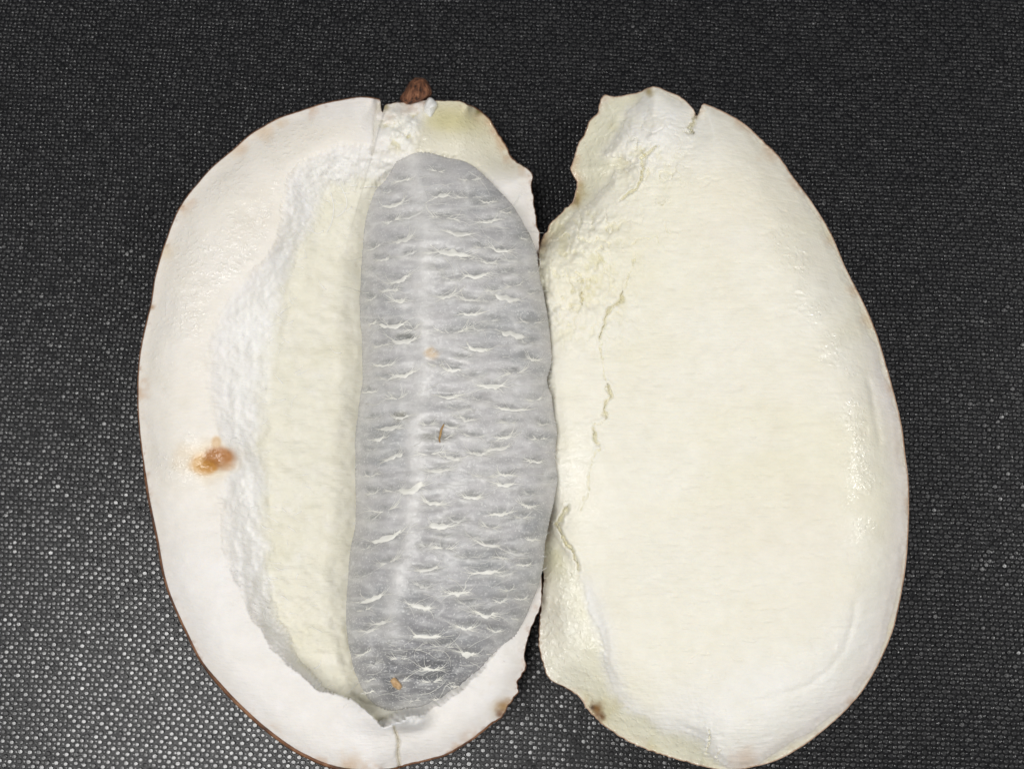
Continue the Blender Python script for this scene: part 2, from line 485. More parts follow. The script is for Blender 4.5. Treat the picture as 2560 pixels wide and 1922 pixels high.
LF = [(905, 470), (862, 480), (826, 490), (800, 545), (765, 604), (740, 650), (725, 700), (710, 813), (698, 890), (686, 967), (678, 1030), (664, 1105), (670, 1151), (676, 1200), (674, 1287), (683, 1352), (683, 1461), (694, 1539),
      (724, 1591), (740, 1635), (783, 1687), (828, 1728), (894, 1767), (945, 1800), (1040, 1750), (1140, 1685), (1240, 1560), (1290, 1420), (1300, 1250), (1300, 1000), (1285, 800), (1250, 640), (1190, 560), (1100, 490), (1000, 470)]
BR = (548.0, 1146.0)                      # the brown bruise
CRACK_L = [line_pts(p) for p in ([(944, 262), (938, 300), (936, 345), (931, 385)], [(985, 1817), (996, 1854), (994, 1880), (998, 1915)])]

def jig(x, y, amp, s, seed):
    return x + amp * fbm(x, y, s, seed, 3), y + amp * fbm(x, y, s, seed + 7, 3)

def zL(x, y):
    d, i = nearest(x, y, oL[::3, :2]); i = i * 3
    e, tp, rl = idw(x, y, oL, [2, 3, 4])
    # smooth the rim values a little along the outline
    z = e + (tp - e) * (1 - np.exp(-(d / rl) ** 1.4))
    x2, y2 = jig(x, y, 9, 40, 3)
    dw = polydist(x2, y2, LW); df = -polydist(x2, y2, LF)
    inw = ss(-2, 10, dw)
    tt = np.clip(dw, 0, None) / (np.clip(dw, 0, None) + np.clip(df, 0, None) + 1e-6)
    tt = np.where(dw <= 0, 0, tt)
    floor = 1.56 - 0.25 * ss(680, 1000, x) - 0.05 * ss(900, 1700, y)
    prof = 0.65 * tt + 0.35 * tt * tt * (3 - 2 * tt)
    soft = ss(560, 800, y) * ss(1800, 1400, y)       # rim rolls over softly above, breaks sharply below
    zz = z + (floor - z) * prof
    edge = np.exp(-np.abs(dw) / 26.0) * 0.05 * ss(1000, 1300, y)
    wallm = inw * (1 - ss(0.92, 1.0, tt))
    fuzz = fbm(x * 0.6, y, 34, 5, 4, 0.6)
    mid = np.sqrt(np.clip(4 * tt * (1 - tt), 0, 1)) * inw
    zz = zz + mid * (0.035 * fbm(x * 1.2, y * 0.45, 46, 5, 3) + 0.022 * fbm(x, y, 15, 9, 3) + 0.012 * fbm(x, y, 6.5, 10, 2))
    zz = zz + edge * (0.3 + fbm(x, y, 22, 8, 3)) * 0.5
    fl = ss(0.9, 1.0, tt)
    zz = zz + fl * (0.055 * fbm(x * 0.8, y, 60, 15, 4) + 0.020 * fbm(x * 0.7, y, 15, 16, 2))
    rim = 1 - inw
    zz = zz + rim * (0.018 * fbm(x, y, 90, 21, 3) + 0.004 * fbm(x, y, 16, 22, 2))
    # crumbly pith at the stem end
    cr = np.exp(-(((x - 1003) / 52.0) ** 2 + ((y - 318) / 58.0) ** 2) ** 1.5)
    crn = fbm(x, y, 26, 41, 4, 0.62)
    cr2 = np.exp(-(((x - 1022) / 46.0) ** 2 + ((y - 1797) / 26.0) ** 2) ** 1.5)
    zz = zz + cr2 * (0.26 + 0.10 * crn) + 0.28 * np.exp(-(((x - 950) / 70.0) ** 2 + ((y - 1785) / 40.0) ** 2))
    zz = zz + cr * (0.14 * crn + 0.03)
    # moist yellowish fold right of the stem, lower than the crumbs
    fold = ss(1035, 1085, x + 0.25 * (y - 300)) * ss(470, 380, y) * ss(1345, 1290, x)
    zz = zz - 0.10 * fold + 0.05 * np.sin((x * 0.6 + y) / 38.0) * fold * ss(250, 300, y)
    # bruise pit
    bd = np.hypot((x - BR[0]) / 34.0, (y - BR[1]) / 24.0)
    zz = zz - 0.07 * np.exp(-bd ** 2) * (1 + 0.5 * fbm(x, y, 14, 51, 2))
    for q, dep in zip(CRACK_L, (0.035, 0.12)):
        dd, _ = nearest(x + 3 * noise(x, y, 9, 77), y, q)
        zz = zz - dep * np.exp(-(dd / 3.6) ** 2)
    zz = zz - 0.02 * noise(x, y, 8, 90) * cr
    return zz, dict(d=d, tt=tt, dw=dw, wall=wallm, fl=fl, cr=cr, cr2=cr2, crn=crn, fold=fold, bd=bd)

def blend(c, k, new):
    return c * (1 - k[..., None]) + np.asarray(new) * k[..., None]

CREAM, WHITE, FLOOR = srgb(242, 237, 229), srgb(242, 239, 237), srgb(231, 228, 213)
def stains(x, y, d, c, seed, reach=26, amount=1.0):
    n = fbm(x, y, 60, seed, 4, 0.6)
    k = ss(0.22, 0.6, n + 0.10 * ss(60, 0, d)) * np.exp(-(d / reach) ** 2) * amount
    c = blend(c, 0.75 * k, srgb(196, 146, 92))
    k2 = ss(0.25, 0.55, fbm(x, y, 22, seed + 4, 4, 0.6)) * np.exp(-(d / (reach * 0.5)) ** 2) * amount
    return blend(c, 0.8 * k2, srgb(142, 88, 44))

def cL(x, y, z, a):
    c = np.broadcast_to(WHITE, x.shape + (3,)).copy()
    cream = ss(1500, 1150, y) * ss(0.2, 0.0, a['tt']) * ss(1000, 820, x) * ss(230, 330, y)
    c = blend(c, 0.85 * cream, CREAM)
    c = blend(c, 0.85 * a['wall'] * ss(-0.05, 0.5, a['tt'] + 0.12 * fbm(x, y, 40, 60, 3)), srgb(246, 245, 243))
    c = blend(c, ss(0.62, 1.05, a['tt'] + 0.18 * fbm(x, y, 24, 61, 4, 0.6)) * 0.95, FLOOR)
    c = blend(c, 0.35 * a['fl'] * ss(0.0, 0.5, fbm(x * 0.7, y, 80, 62, 4)), srgb(221, 217, 196))
    c = blend(c, 0.9 * a['cr'], srgb(240, 239, 232))
    c = blend(c, 0.9 * a['cr2'], srgb(242, 242, 242))
    c = blend(c, 0.75 * a['cr'] * ss(-0.12, -0.38, a['crn']), srgb(196, 188, 132))
    c = blend(c, 0.9 * a['fold'], srgb(233, 228, 202))
    g = np.exp(-(((x - 1130) / 100.0) ** 2 + ((y - 300) / 40.0) ** 2))
    c = blend(c, 0.7 * g * a['fold'], srgb(212, 204, 150))
    c = blend(c, 0.85 * ss(330, 420, y + 0.3 * (1250 - x)) * a['fold'] * ss(0.2, 0.6, 1 - g), srgb(231, 227, 212))
    # bruise: wide tan halo, amber tongue, dark head
    wob = 1 + 0.26 * fbm(x, y, 40, 71, 2)
    h = np.hypot((x - 520) / 88.0, (y - 1152) / 60.0) * wob
    c = blend(c, 0.62 * ss(1.15, 0.25, h), srgb(224, 198, 152))
    h = np.hypot((x - 506) / 42.0, (y - 1160) / 30.0) * wob
    c = blend(c, 0.9 * ss(1.2, 0.45, h), srgb(212, 166, 94))
    h = np.hypot((x - 550) / 42.0, (y - 1142) / 31.0) * wob
    c = blend(c, 0.95 * ss(1.15, 0.60, h), srgb(180, 122, 64))
    h = np.hypot((x - 541) / 15.0, (y - 1104) / 18.0) * wob
    c = blend(c, 0.7 * ss(1.2, 0.5, h), srgb(210, 170, 108))
    h = np.hypot((x - 562) / 26.0, (y - 1166) / 15.0) * wob
    c = blend(c, 0.65 * ss(1.2, 0.4, h), srgb(206, 166, 128))
    h = np.hypot((x - 520) / 26.0, (y - 1168) / 15.0) * wob
    c = blend(c, 0.7 * ss(1.2, 0.5, h), srgb(198, 142, 64))
    rim = ss(8, 0, a['dw'])
    c = stains(x, y, a['d'], c, 81, 24, 0.75)
    # pinkish edge band under the peel
    c = blend(c, 0.22 * np.exp(-(a['d'] / 22.0) ** 2), srgb(226, 208, 192))
    for bx, by, r, cc in ((1260, 1764, 22, (150, 96, 30)), (1252, 1770, 40, (206, 178, 120)), (1196, 279, 15, (120, 112, 50)), (960, 268, 14, (140, 128, 84)), (372, 768, 12, (170, 120, 58)), (600, 372, 26, (206, 164, 112)), (660, 330, 34, (214, 178, 128)), (412, 628, 30, (222, 196, 150)), (1250, 1785, 14, (120, 72, 24)), (700, 310, 20, (212, 176, 126)), (880, 1908, 34, (210, 176, 134)), (1230, 330, 14, (206, 168, 140)), (352, 1170, 8, (170, 124, 60))):
        h = np.hypot(x - bx, (y - by) * 1.2) / r * (1 + 0.75 * fbm(x, y, 24, 72, 4, 0.6))
        c = blend(c, (0.38 if cc[0] > 195 else 0.85) * ss(1.5, 0.0, h), srgb(*cc))
    for q, kk in zip(CRACK_L, (0.25, 0.6)):
        dd, _ = nearest(x, y, q); c = blend(c, kk * np.exp(-(dd / 4.0) ** 2), srgb(190, 180, 142))
    wet = 0.9 * cream * ss(4, 40, a['d']) * ss(1250, 1150, y) * ss(-2, -30, a['dw']) * ss(-0.55, 0.05, fbm(x, y, 110, 91, 2))
    wet = np.maximum(wet, 0.75 * a['fold'])
    wet = np.maximum(wet, 0.35 * ss(1250, 1330, x) * ss(1400, 1500, y))
    return c, np.clip(wet, 0, 1)

left = empty('fruit_half', 'left half of the split fruit, hollow white rind holding the grey pulp', 'fruit half')
centreL = np.array([(860, 640), (850, 1000), (870, 1500)], float)
build_shell(left, oL, centreL, zL, cL, 150, M['flesh'], M['peel'])

# ---- right half
Rr = []
seg(Rr, [(1511, 236), (1500, 258), (1494, 284), (1474, 301), (1461, 332), (1446, 362), (1436, 397), (1425, 427)], 0.95, 1.45, 90, 2.5, 0.6)
seg(Rr, [(1441, 453), (1438, 479), (1427, 510), (1411, 523), (1392, 545), (1373, 566), (1369, 580), (1351, 606)], 0.95, 1.75, 80, 2.5, 0.8)
seg(Rr, [(1345, 657), (1344, 744), (1350, 815), (1354, 875), (1350, 955), (1358, 1000), (1364, 1100), (1362, 1200)], 1.50, 1.68, 60, 1.0, 0.4)
seg(Rr, [(1360, 1281), (1358, 1325), (1356, 1400), (1358, 1441), (1354, 1490)], 1.25, 1.6, 60, 1.0, 0.6)
seg(Rr, [(1349, 1546), (1346, 1607), (1349, 1626), (1361, 1669), (1377, 1700)], 1.15, 1.68, 110, 2.0, 0.5)
seg(Rr, [(1414, 1718), (1450, 1743), (1469, 1773), (1500, 1804), (1531, 1829), (1586, 1860), (1648, 1884), (1721, 1906)], 1.05, 1.68, 90, 2.5, 0.6)
seg(Rr, [(1770, 1918), (1820, 1926), (1875, 1918), (1943, 1900), (2004, 1866), (2054, 1829), (2109, 1780), (2158, 1724), (2201, 1650), (2232, 1577)], 1.15, 1.85, 80, 2.5, 0.15)
seg(Rr, [(2250, 1503), (2266, 1404), (2272, 1300), (2272, 1207), (2263, 1134), (2256, 1072), (2241, 1005), (2226, 949), (2212, 900), (2191, 831), (2165, 770), (2139, 718), (2108, 657), (2082, 592), (2052, 540), (2021, 492)], 1.15, 1.95, 75, 2.5, 0.10)
seg(Rr, [(1987, 449), (1948, 393), (1904, 349), (1861, 310), (1817, 284), (1774, 265), (1757, 260)], 1.15, 1.85, 70, 2.5, 0.25)
seg(Rr, [(1749, 276), (1742, 296), (1733, 272)], 1.15, 1.75, 60, 2.0, 0.15)
seg(Rr, [(1705, 245), (1670, 228), (1640, 217), (1622, 219)], 1.15, 1.7, 60, 2.0, 0.3)
seg(Rr, [(1600, 230), (1574, 236), (1548, 241), (1528, 241)], 0.98, 1.5, 80, 2.0, 0.4)
NR = 1400
oR = shell_outline(Rr, NR, None, 29)
PITH_R = [(1632, 222), (1603, 262), (1575, 285), (1562, 310), (1548, 335), (1530, 360), (1511, 388), (1530, 395), (1560, 392), (1590, 400), (1570, 415), (1545, 425), (1535, 440), (1520, 462), (1480, 500), (1440, 522), (1420, 545), (1400, 575), (1385, 600), (1366, 640),
          (1362, 800), (1366, 1000), (1368, 1250), (1375, 1330), (1410, 1370), (1432, 1410), (1450, 1440), (1470, 1510), (1490, 1560), (1505, 1620), (1520, 1680), (1545, 1735), (1580, 1770), (1640, 1808), (1700, 1828), (1760, 1850), (1785, 1900),
          (1900, 1900), (2150, 1720), (2260, 1400), (2250, 1080), (2130, 720), (1990, 460), (1860, 315), (1770, 270), (1700, 250)]
CRACK_R = [line_pts(p) for p in (
    [(1745, 270), (1741, 290), (1737, 306), (1722, 320), (1733, 333)], [(1733, 333), (1712, 330)],
    [(1644, 367), (1622, 381), (1604, 396), (1608, 425), (1604, 442), (1588, 475), (1566, 490), (1548, 501)],
    [(1561, 731), (1552, 751), (1530, 768), (1518, 782), (1514, 805), (1505, 822), (1503, 853)],
    [(1453, 727), (1450, 740), (1456, 762)], [(1420, 683), (1410, 690)], [(1440, 705), (1460, 700), (1452, 716)],
    [(1516, 958), (1524, 990), (1514, 1012), (1510, 1050)], [(1486, 1060), (1484, 1078), (1490, 1098), (1498, 1117)], [(1466, 1166), (1472, 1176)],
    [(1420, 1263), (1405, 1288), (1393, 1306), (1402, 1326), (1420, 1361), (1436, 1385), (1445, 1411), (1441, 1429)],
    [(1655, 620), (1640, 590), (1600, 600), (1570, 618)], [(1660, 560), (1672, 580), (1690, 588)], [(1640, 505), (1655, 515), (1668, 498)], [(1768, 1880), (1775, 1850), (1772, 1815)], [(1792, 1900), (1800, 1870)],
    [(1503, 853), (1507, 900), (1512, 930), (1516, 958)], [(1510, 1050), (1500, 1058), (1486, 1060)], [(1587, 640), (1575, 690), (1561, 731)], [(1498, 1117), (1480, 1150), (1470, 1180), (1468, 1230), (1450, 1280)])]
CR_W = [5.0, 4.0, 3.4, 3.3, 3.6, 2.6, 2.8, 3.3, 3.3, 2.8, 3.8, 1.6, 1.6, 1.6, 2.6, 2.4, 2.4, 2.2, 2.2, 2.0]
CR_D = [0.16, 0.10, 0.07, 0.13, 0.12, 0.08, 0.08, 0.13, 0.12, 0.08, 0.16, 0.03, 0.03, 0.03, 0.10, 0.08, 0.05, 0.045, 0.045, 0.04]
CREASE = line_pts([(2140, 1490), (2134, 1552), (2109, 1626), (2066, 1681), (2004, 1721), (1931, 1743), (1850, 1760)])
FLAKE = line_pts([(2164, 925), (2178, 970), (2190, 1040), (2199, 1085), (2196, 1108), (2175, 1112)])

def zR(x, y):
    d, i = nearest(x, y, oR[::3, :2]); i = i * 3
    e, tp, rl = idw(x, y, oR, [2, 3, 4])
    z = e + (tp - e) * (1 - np.exp(-(d / rl) ** 1.4))
    # broad, gently domed face
    dome = np.clip(1 - ((x - 1830) / 480.0) ** 2 - ((y - 1080) / 900.0) ** 2, 0, 1)
    z = z - 0.07 * dome
    x2, y2 = jig(x, y, 12, 46, 13)
    dp = polydist(x2, y2, PITH_R)
    soft = ss(1560, 1440, x) * ss(1350, 1450, y) + ss(1650, 1750, y) * ss(1800, 1700, x)
    z = z + 0.10 * (1 - 0.6 * np.clip(soft, 0, 1)) * ss(-10 - 14 * np.clip(soft, 0, 1), 20 + 14 * np.clip(soft, 0, 1), dp) - 0.05
    z = z + 0.035 * fbm(x, y, 190, 23, 3) + 0.010 * fbm(x, y, 60, 25, 3) + 0.007 * fbm(x * 0.45, y, 13, 24, 3) + 0.004 * fbm(x, y, 7, 31, 2)
    dash = ss(0.42, 0.62, fbm(x * 0.4, y, 16, 26, 2)) * ss(1450, 1600, x)
    z = z - 0.010 * dash
    crumb = np.clip(np.exp(-((x - 1450) / 120.0) ** 2) * ss(500, 560, y) * ss(950, 740, y) + 0.8 * np.exp(-(((x - 1610) / 90.0) ** 2 + ((y - 390) / 90.0) ** 2)), 0, 1)
    cn = fbm(x, y, 38, 27, 4, 0.6)
    crk = crumb * np.exp(-(np.abs(fbm(x, y, 44, 47, 3, 0.6)) / 0.05) ** 2)
    z = z + crumb * (0.10 * cn + 0.03 * fbm(x, y, 12, 30, 2)) - 0.05 * crk
    # torn foot at the lower left
    foot = ss(1520, 1400, x) * ss(1380, 1480, y)
    z = z + foot * 0.025 * fbm(x, y, 44, 28, 4)
    pore = 0.6 * crk
    for q, wd, dp_ in zip(CRACK_R, CR_W, CR_D):
        bx0, bx1, by0, by1 = q[:, 0].min() - 40, q[:, 0].max() + 40, q[:, 1].min() - 40, q[:, 1].max() + 40
        m = (x > bx0) & (x < bx1) & (y > by0) & (y < by1)
        xx = x[m] + 10 * fbm(x[m], y[m], 15, 33, 3, 0.6); yy = y[m] + 5 * fbm(x[m], y[m], 13, 34, 3)
        dd, ii = nearest(xx, yy, q)
        taper = np.clip(np.minimum(ii, len(q) - 1 - ii) / 4.0 + 0.35, 0, 1)
        k = np.exp(-(dd / (wd * taper)) ** 2)
        zz = z[m]; zz -= dp_ * k; z[m] = zz
        pp = pore[m]; pore[m] = np.maximum(pp, k)
        # one lip stands a little proud
        side = np.exp(-((dd - wd * 2) / (wd * 1.5)) ** 2)
        zz = z[m]; zz += 0.012 * side; z[m] = zz
    for q, h in ((CREASE, 0.022), (FLAKE, 0.03)):
        m = (np.abs(x - q[:, 0].mean()) < 260) & (np.abs(y - q[:, 1].mean()) < 260)
        dd, ii = nearest(x[m] + 6 * fbm(x[m], y[m], 24, 43, 3), y[m] + 6 * fbm(x[m], y[m], 24, 44, 3), q)
        tpr = np.clip(np.minimum(ii, len(q) - 1 - ii) / 8.0, 0, 1)
        zz = z[m]; zz -= h * tpr * np.exp(-(dd / 9.0) ** 2); z[m] = zz
    return z, dict(d=d, dp=dp, crumb=crumb, cn=cn, pore=pore, foot=foot)

def cR(x, y, z, a):
    c = np.broadcast_to(srgb(243, 240, 228), x.shape + (3,)).copy()
    n = fbm(x * 0.5, y, 160, 53, 4)
    c = blend(c, 0.6 * ss(-0.1, 0.5, n), srgb(241, 237, 217))
    c = blend(c, 0.5 * ss(-0.1, 0.5, fbm(x * 0.5, y, 190, 59, 4)), srgb(240, 235, 223))
    white = np.maximum.reduce([0.9 * np.exp(-(((x - 1640) / 120.0) ** 2 + ((y - 310) / 80.0) ** 2)), 0.8 * ss(60, 0, a['dp']) * ss(1400, 1500, y) * ss(1900, 1500, x), 0.7 * ss(1500, 1750, y + 0.4 * (x - 1900)) * ss(1400, 1700, x)])
    c = blend(c, white, srgb(243, 242, 240))
    c = blend(c, 0.8 * ss(70, 20, a['d']) * ss(1900, 2050, x + 0.35 * y - 500), srgb(241, 235, 230))
    low = ss(8, -26, a['dp'])
    c = blend(c, 0.95 * low, srgb(236, 233, 212))
    c = blend(c, 0.6 * low * ss(0, 0.4, fbm(x, y * 0.6, 60, 57, 3)), srgb(226, 221, 186))
    c = blend(c, 0.85 * low * a['foot'], srgb(242, 240, 227))
    c = blend(c, 0.45 * a['pore'], srgb(212, 206, 158))
    c = blend(c, 0.5 * a['crumb'] * ss(-0.1, -0.4, a['cn']), srgb(222, 216, 176))
    c = stains(x, y, a['d'], c, 83, 16, 0.6)
    wob = 1 + 0.35 * fbm(x, y, 22, 73, 3)
    for bx, by, r, cc in ((1500, 1778, 44, (206, 190, 130)), (1490, 1770, 20, (132, 86, 18)), (1480, 1768, 9, (74, 44, 14)), (1434, 492, 24, (170, 148, 84)), (1430, 500, 13, (96, 70, 24)), (1508, 245, 16, (204, 170, 160)), (1622, 228, 12, (178, 160, 108)), (1928, 376, 22, (206, 160, 112)), (2136, 726, 18, (212, 172, 124)), (2168, 800, 22, (214, 178, 132)), (2075, 600, 16, (214, 180, 140)), (1862, 1898, 34, (204, 168, 126)), (1505, 1790, 12, (108, 66, 16))):
        h = np.hypot(x - bx, (y - by)) / r * (1 + 0.75 * fbm(x, y, 22, 74, 4, 0.6))
        c = blend(c, (0.38 if cc[0] > 195 else 0.9) * ss(1.5, 0.1, h), srgb(*cc))
    c = blend(c, 0.28 * np.exp(-(a['d'] / 10.0) ** 2), srgb(222, 200, 178))
    sh = np.exp(-((a['d'] - 115) / 50.0) ** 2) * ss(1850, 1950, x) * ss(1650, 1500, y)
    wet = np.maximum.reduce([0.9 * sh * ss(-0.25, 0.15, fbm(x, y, 70, 93, 3)) * ss(1500, 1250, y), 0.85 * low, 0.45 * ss(1560, 1420, x) * ss(1000, 1150, y) * ss(1400, 1250, y)])
    return c, np.clip(wet, 0, 1)

right = empty('fruit_lid_half', 'right half of the split fruit, thick cream flesh side up with a rounded edge', 'fruit half')
centreR = np.array([(1690, 520), (1800, 900), (1830, 1300), (1780, 1560)], float)
build_shell(right, oR, centreR, zR, cR, 165, M['flesh_lid'], M['peel_tan'])

# ------------------------------------------------------------------ the grey pulp core
PU = [(1000, 396), (1020, 383), (1041, 378), (1075, 381), (1121, 395), (1155, 401), (1186, 417), (1213, 441), (1229, 457), (1260, 490), (1287, 521), (1306, 552), (1327, 592), (1343, 635), (1349, 690), (1362, 751), (1372, 813), (1378, 875), (1377, 911), (1368, 950), (1378, 990), (1384, 1030), (1392, 1080), (1388, 1151), (1393, 1194),
      (1386, 1250), (1375, 1300), (1364, 1356), (1355, 1431), (1340, 1480), (1318, 1532), (1288, 1588), (1251, 1630), (1224, 1667), (1194, 1697), (1157, 1731), (1131, 1757), (1108, 1772), (1060, 1774), (1020, 1772), (985, 1776), (962, 1773), (941, 1762), (921, 1746), (899, 1708), (882, 1660), (869, 1600),
      (865, 1532), (870, 1450), (876, 1375), (886, 1322), (889, 1260), (888, 1200), (889, 1090), (898, 997), (906, 951), (905, 875), (901, 797), (900, 736), (903, 672), (909, 595), (918, 533), (937, 481), (964, 450), (986, 412)]
NP = 1100
oP = closed_curve(PU, NP)
u = np.arange(NP) * 3.0
dn = np.roll(oP, -1, 0) - np.roll(oP, 1, 0); dn = np.stack([dn[:, 1], -dn[:, 0]], 1); dn /= np.linalg.norm(dn, axis=1)[:, None]
oP = oP + dn * (2.2 * fbm(u, u * 0, 40, 3, 4, 0.6))[:, None]
RIDGE = line_pts([(1034, 385), (1044, 456), (1050, 520), (1060, 570), (1062, 641), (1058, 705), (1052, 782), (1066, 874), (1055, 951), (1046, 1028), (1037, 1090), (1039, 1182), (1030, 1260), (1022, 1330), (1018, 1375), (994, 1435), (981, 1506), (976, 1600), (970, 1656), (975, 1720)])
TUFTS = []
def tf(ox, oy, s, pts):
    for p in pts: TUFTS.append((ox + p[0] / s, oy + p[1] / s))
tf(860, 180, 3.2529, [(790, 1010), (1030, 880), (1170, 1060), (480, 885), (400, 1210), (820, 1190), (930, 1320), (1180, 1220), (480, 1370), (890, 1475), (1270, 1460), (760, 810), (390, 1090), (235, 1440)])
tf(840, 690, 3.2529, [(520, 40), (1140, 5), (290, 190), (520, 205), (900, 170), (1390, 185), (1100, 315), (300, 385), (460, 410), (940, 465), (1440, 480), (560, 535), (1150, 605), (1600, 680), (380, 730), (960, 765), (1450, 790), (560, 810), (1280, 905), (260, 945), (920, 990), (1620, 1010), (500, 1000), (1440, 1090),
                      (540, 1150), (1060, 1170), (1690, 1210), (1380, 1310), (350, 1330), (1160, 1450), (470, 1470), (1660, 1330), (1620, 1510), (840, 1580), (280, 1630), (1390, 1620), (1590, 380), (760, 1450)])
tf(820, 1300, 2.67, [(740, 40), (400, 125), (1070, 165), (400, 285), (670, 330), (1060, 350), (290, 525), (860, 490), (620, 580), (1050, 640), (700, -110), (380, -60), (1150, -40), (960, -150), (300, -180), (1340, -90), (560, -200), (1180, -230), (270, 740), (660, 780), (920, 725), (240, 890), (930, 900), (690, 1000), (770, 1200), (270, 1150), (1360, 130), (1290, 530), (1310, 300), (1120, 745), (780, 190), (870, 1110)])
TUFTS = np.array(TUFTS)
NMAIN = len(TUFTS)
_r = random.Random(21)
_q = closed_curve(PU, 300)
for _k in range(4000):
    p = np.array([_r.uniform(870, 1390), _r.uniform(400, 1760)])
    if len(TUFTS) > NMAIN + 75: break
    if not inside(p[:1], p[1:], _q)[0] or nearest(p[:1], p[1:], _q)[0][0] < 14 or nearest(p[:1], p[1:], RIDGE)[0][0] < 24: continue
    if np.hypot((TUFTS[:, 0] - p[0]) * 0.62, TUFTS[:, 1] - p[1]).min() < 27: continue
    TUFTS = np.vstack([TUFTS, p])

def zP(x, y):
    d, i = nearest(x, y, oP[::3]); i = np.minimum(i * 3, NP - 1)
    ox, oy = oP[i, 0], oP[i, 1]
    ze = 1.46 + 0.18 * ss(1000, 1340, x) * ss(1750, 1400, y) + 0.10 * ss(700, 450, y)
    hw = 225.0
    q = np.clip(d / hw, 0, 1)
    top = 2.52 - 0.35 * ss(700, 380, y) - 0.60 * ss(1400, 1790, y)
    z = ze + (top - ze) * np.sqrt(np.clip(1 - (1 - q) ** 2, 0, 1)) ** 1.05
    dr, _ = nearest(x, y, RIDGE)
    z = z + 0.014 * np.exp(-(dr / 20.0) ** 2) - 0.012 * np.exp(-((dr - 30) / 16.0) ** 2)
    near = np.zeros_like(x); glow = np.zeros_like(x)
    f = ss(4, 45, d)
    for k, (tx, ty) in enumerate(TUFTS):
        m = (np.abs(x - tx) < 95) & (np.abs(y - ty) < 70)
        if not m.any(): continue
        dx, dy = x[m] - tx, y[m] - ty
        sl = 0.15 * math.sin(k * 2.4)
        dyy = dy - sl * dx + 0.004 * dx * dx * (0.4 if tx > 1040 else 0.2)
        pit = np.exp(-(dx / 26) ** 2 - ((dyy + 9) / 8) ** 2)
        lip = np.exp(-(dx / 34) ** 2 - ((dyy - 6) / 9) ** 2)
        sw = np.exp(-(dx / 46) ** 2 - ((dyy + 30) / 13) ** 2)
        zz = z[m]; zz += f[m] * (-0.028 * pit + 0.016 * lip + 0.022 * sw); z[m] = zz
        nn = near[m]; near[m] = np.maximum(nn, pit)
        gg = glow[m]; glow[m] = np.maximum(gg, 0.8 * lip)
    z = z + f * (0.050 * fbm(x * 0.45, y, 52, 63, 3) + 0.006 * fbm(x, y, 9, 64, 2))
    return z, dict(d=d, dr=dr, pit=near, lip=glow)

def cP(x, y, a):
    c = np.broadcast_to(srgb(198, 196, 196), x.shape + (3,)).copy()
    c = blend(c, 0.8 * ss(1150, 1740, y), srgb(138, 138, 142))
    c = blend(c, 0.45 * ss(-0.05, 0.4, fbm(x, y, 120, 65, 3)), srgb(188, 187, 188))
    c = blend(c, 0.75 * ss(0.0, 0.45, fbm(x * 0.6, y, 100, 71, 4, 0.6)), srgb(158, 160, 162))
    c = blend(c, 0.5 * ss(0.05, 0.5, fbm(x * 0.5, y, 80, 75, 4, 0.6)), srgb(216, 215, 214))
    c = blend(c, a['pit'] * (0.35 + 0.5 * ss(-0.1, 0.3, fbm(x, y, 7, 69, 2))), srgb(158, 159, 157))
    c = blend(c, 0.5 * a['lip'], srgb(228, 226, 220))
    ridge = np.exp(-((a['dr'] + 5 * fbm(x, y, 30, 70, 3)) / 25.0) ** 2) * (0.75 + 0.25 * fbm(x, y, 40, 66, 3)) * ss(1800, 1500, y)
    c = blend(c, 0.9 * ridge, srgb(228, 226, 223))
    arc = np.exp(-(np.abs(fbm(x * 0.35, y * 1.0 + 0.06 * np.abs(x - 1045), 60, 67, 2)) / 0.045) ** 2)
    c = blend(c, 0.5 * arc, srgb(222, 221, 219))
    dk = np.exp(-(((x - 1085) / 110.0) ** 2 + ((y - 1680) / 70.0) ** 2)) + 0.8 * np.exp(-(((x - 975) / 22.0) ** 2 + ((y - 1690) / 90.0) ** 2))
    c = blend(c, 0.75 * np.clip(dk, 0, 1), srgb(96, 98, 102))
    for bx, by, rx, ry, cc, k in ((1078, 884, 20, 16, (214, 184, 140), 0.7), (1018, 842, 26, 14, (120, 122, 116), 0.7), (1000, 1040, 24, 14, (140, 136, 118), 0.6), (1090, 1092, 50, 14, (138, 136, 126), 0.6)):
        h = np.hypot((x - bx) / rx, (y - by) / ry) * (1 + 0.4 * fbm(x, y, 14, 68, 2))
        c = blend(c, k * ss(1.3, 0.3, h), srgb(*cc))
    return c

pulp = empty('pulp_core', 'long translucent grey pulp dotted with white fibre tufts inside the hollow half', 'fruit pulp')
KP = 90
cen = np.array([(1080, 560), (1120, 900), (1130, 1200), (1060, 1600)], float)
g, cc_ = rings(oP, cen, KP, np.zeros(NP))
x, y = g[..., 0], g[..., 1]
z, aux = zP(x, y)
pos = at(x, y, z)
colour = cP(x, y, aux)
cw = at(cc_[:, 0], cc_[:, 1], 0.9)
und = []
for a in np.radians([18, 38, 58, 75, 90])[::-1]:
    p = pos[0].copy(); zb = 1.18
    p[:, :2] += (cw[:, :2] - p[:, :2]) * (0.9 * (1 - math.cos(a))); p[:, 2] = zb + (pos[0][:, 2] - zb) * (1 - math.sin(a)); und.append(p)
V = np.concatenate([np.array(und), pos]).reshape(-1, 3)
C = np.concatenate([np.repeat(colour[:1], 5, 0), colour]).reshape(-1, 3)
mesh_obj('jelly', V, grid_faces(KP + 5, NP, True), M['pulp'], pulp, colour=C)

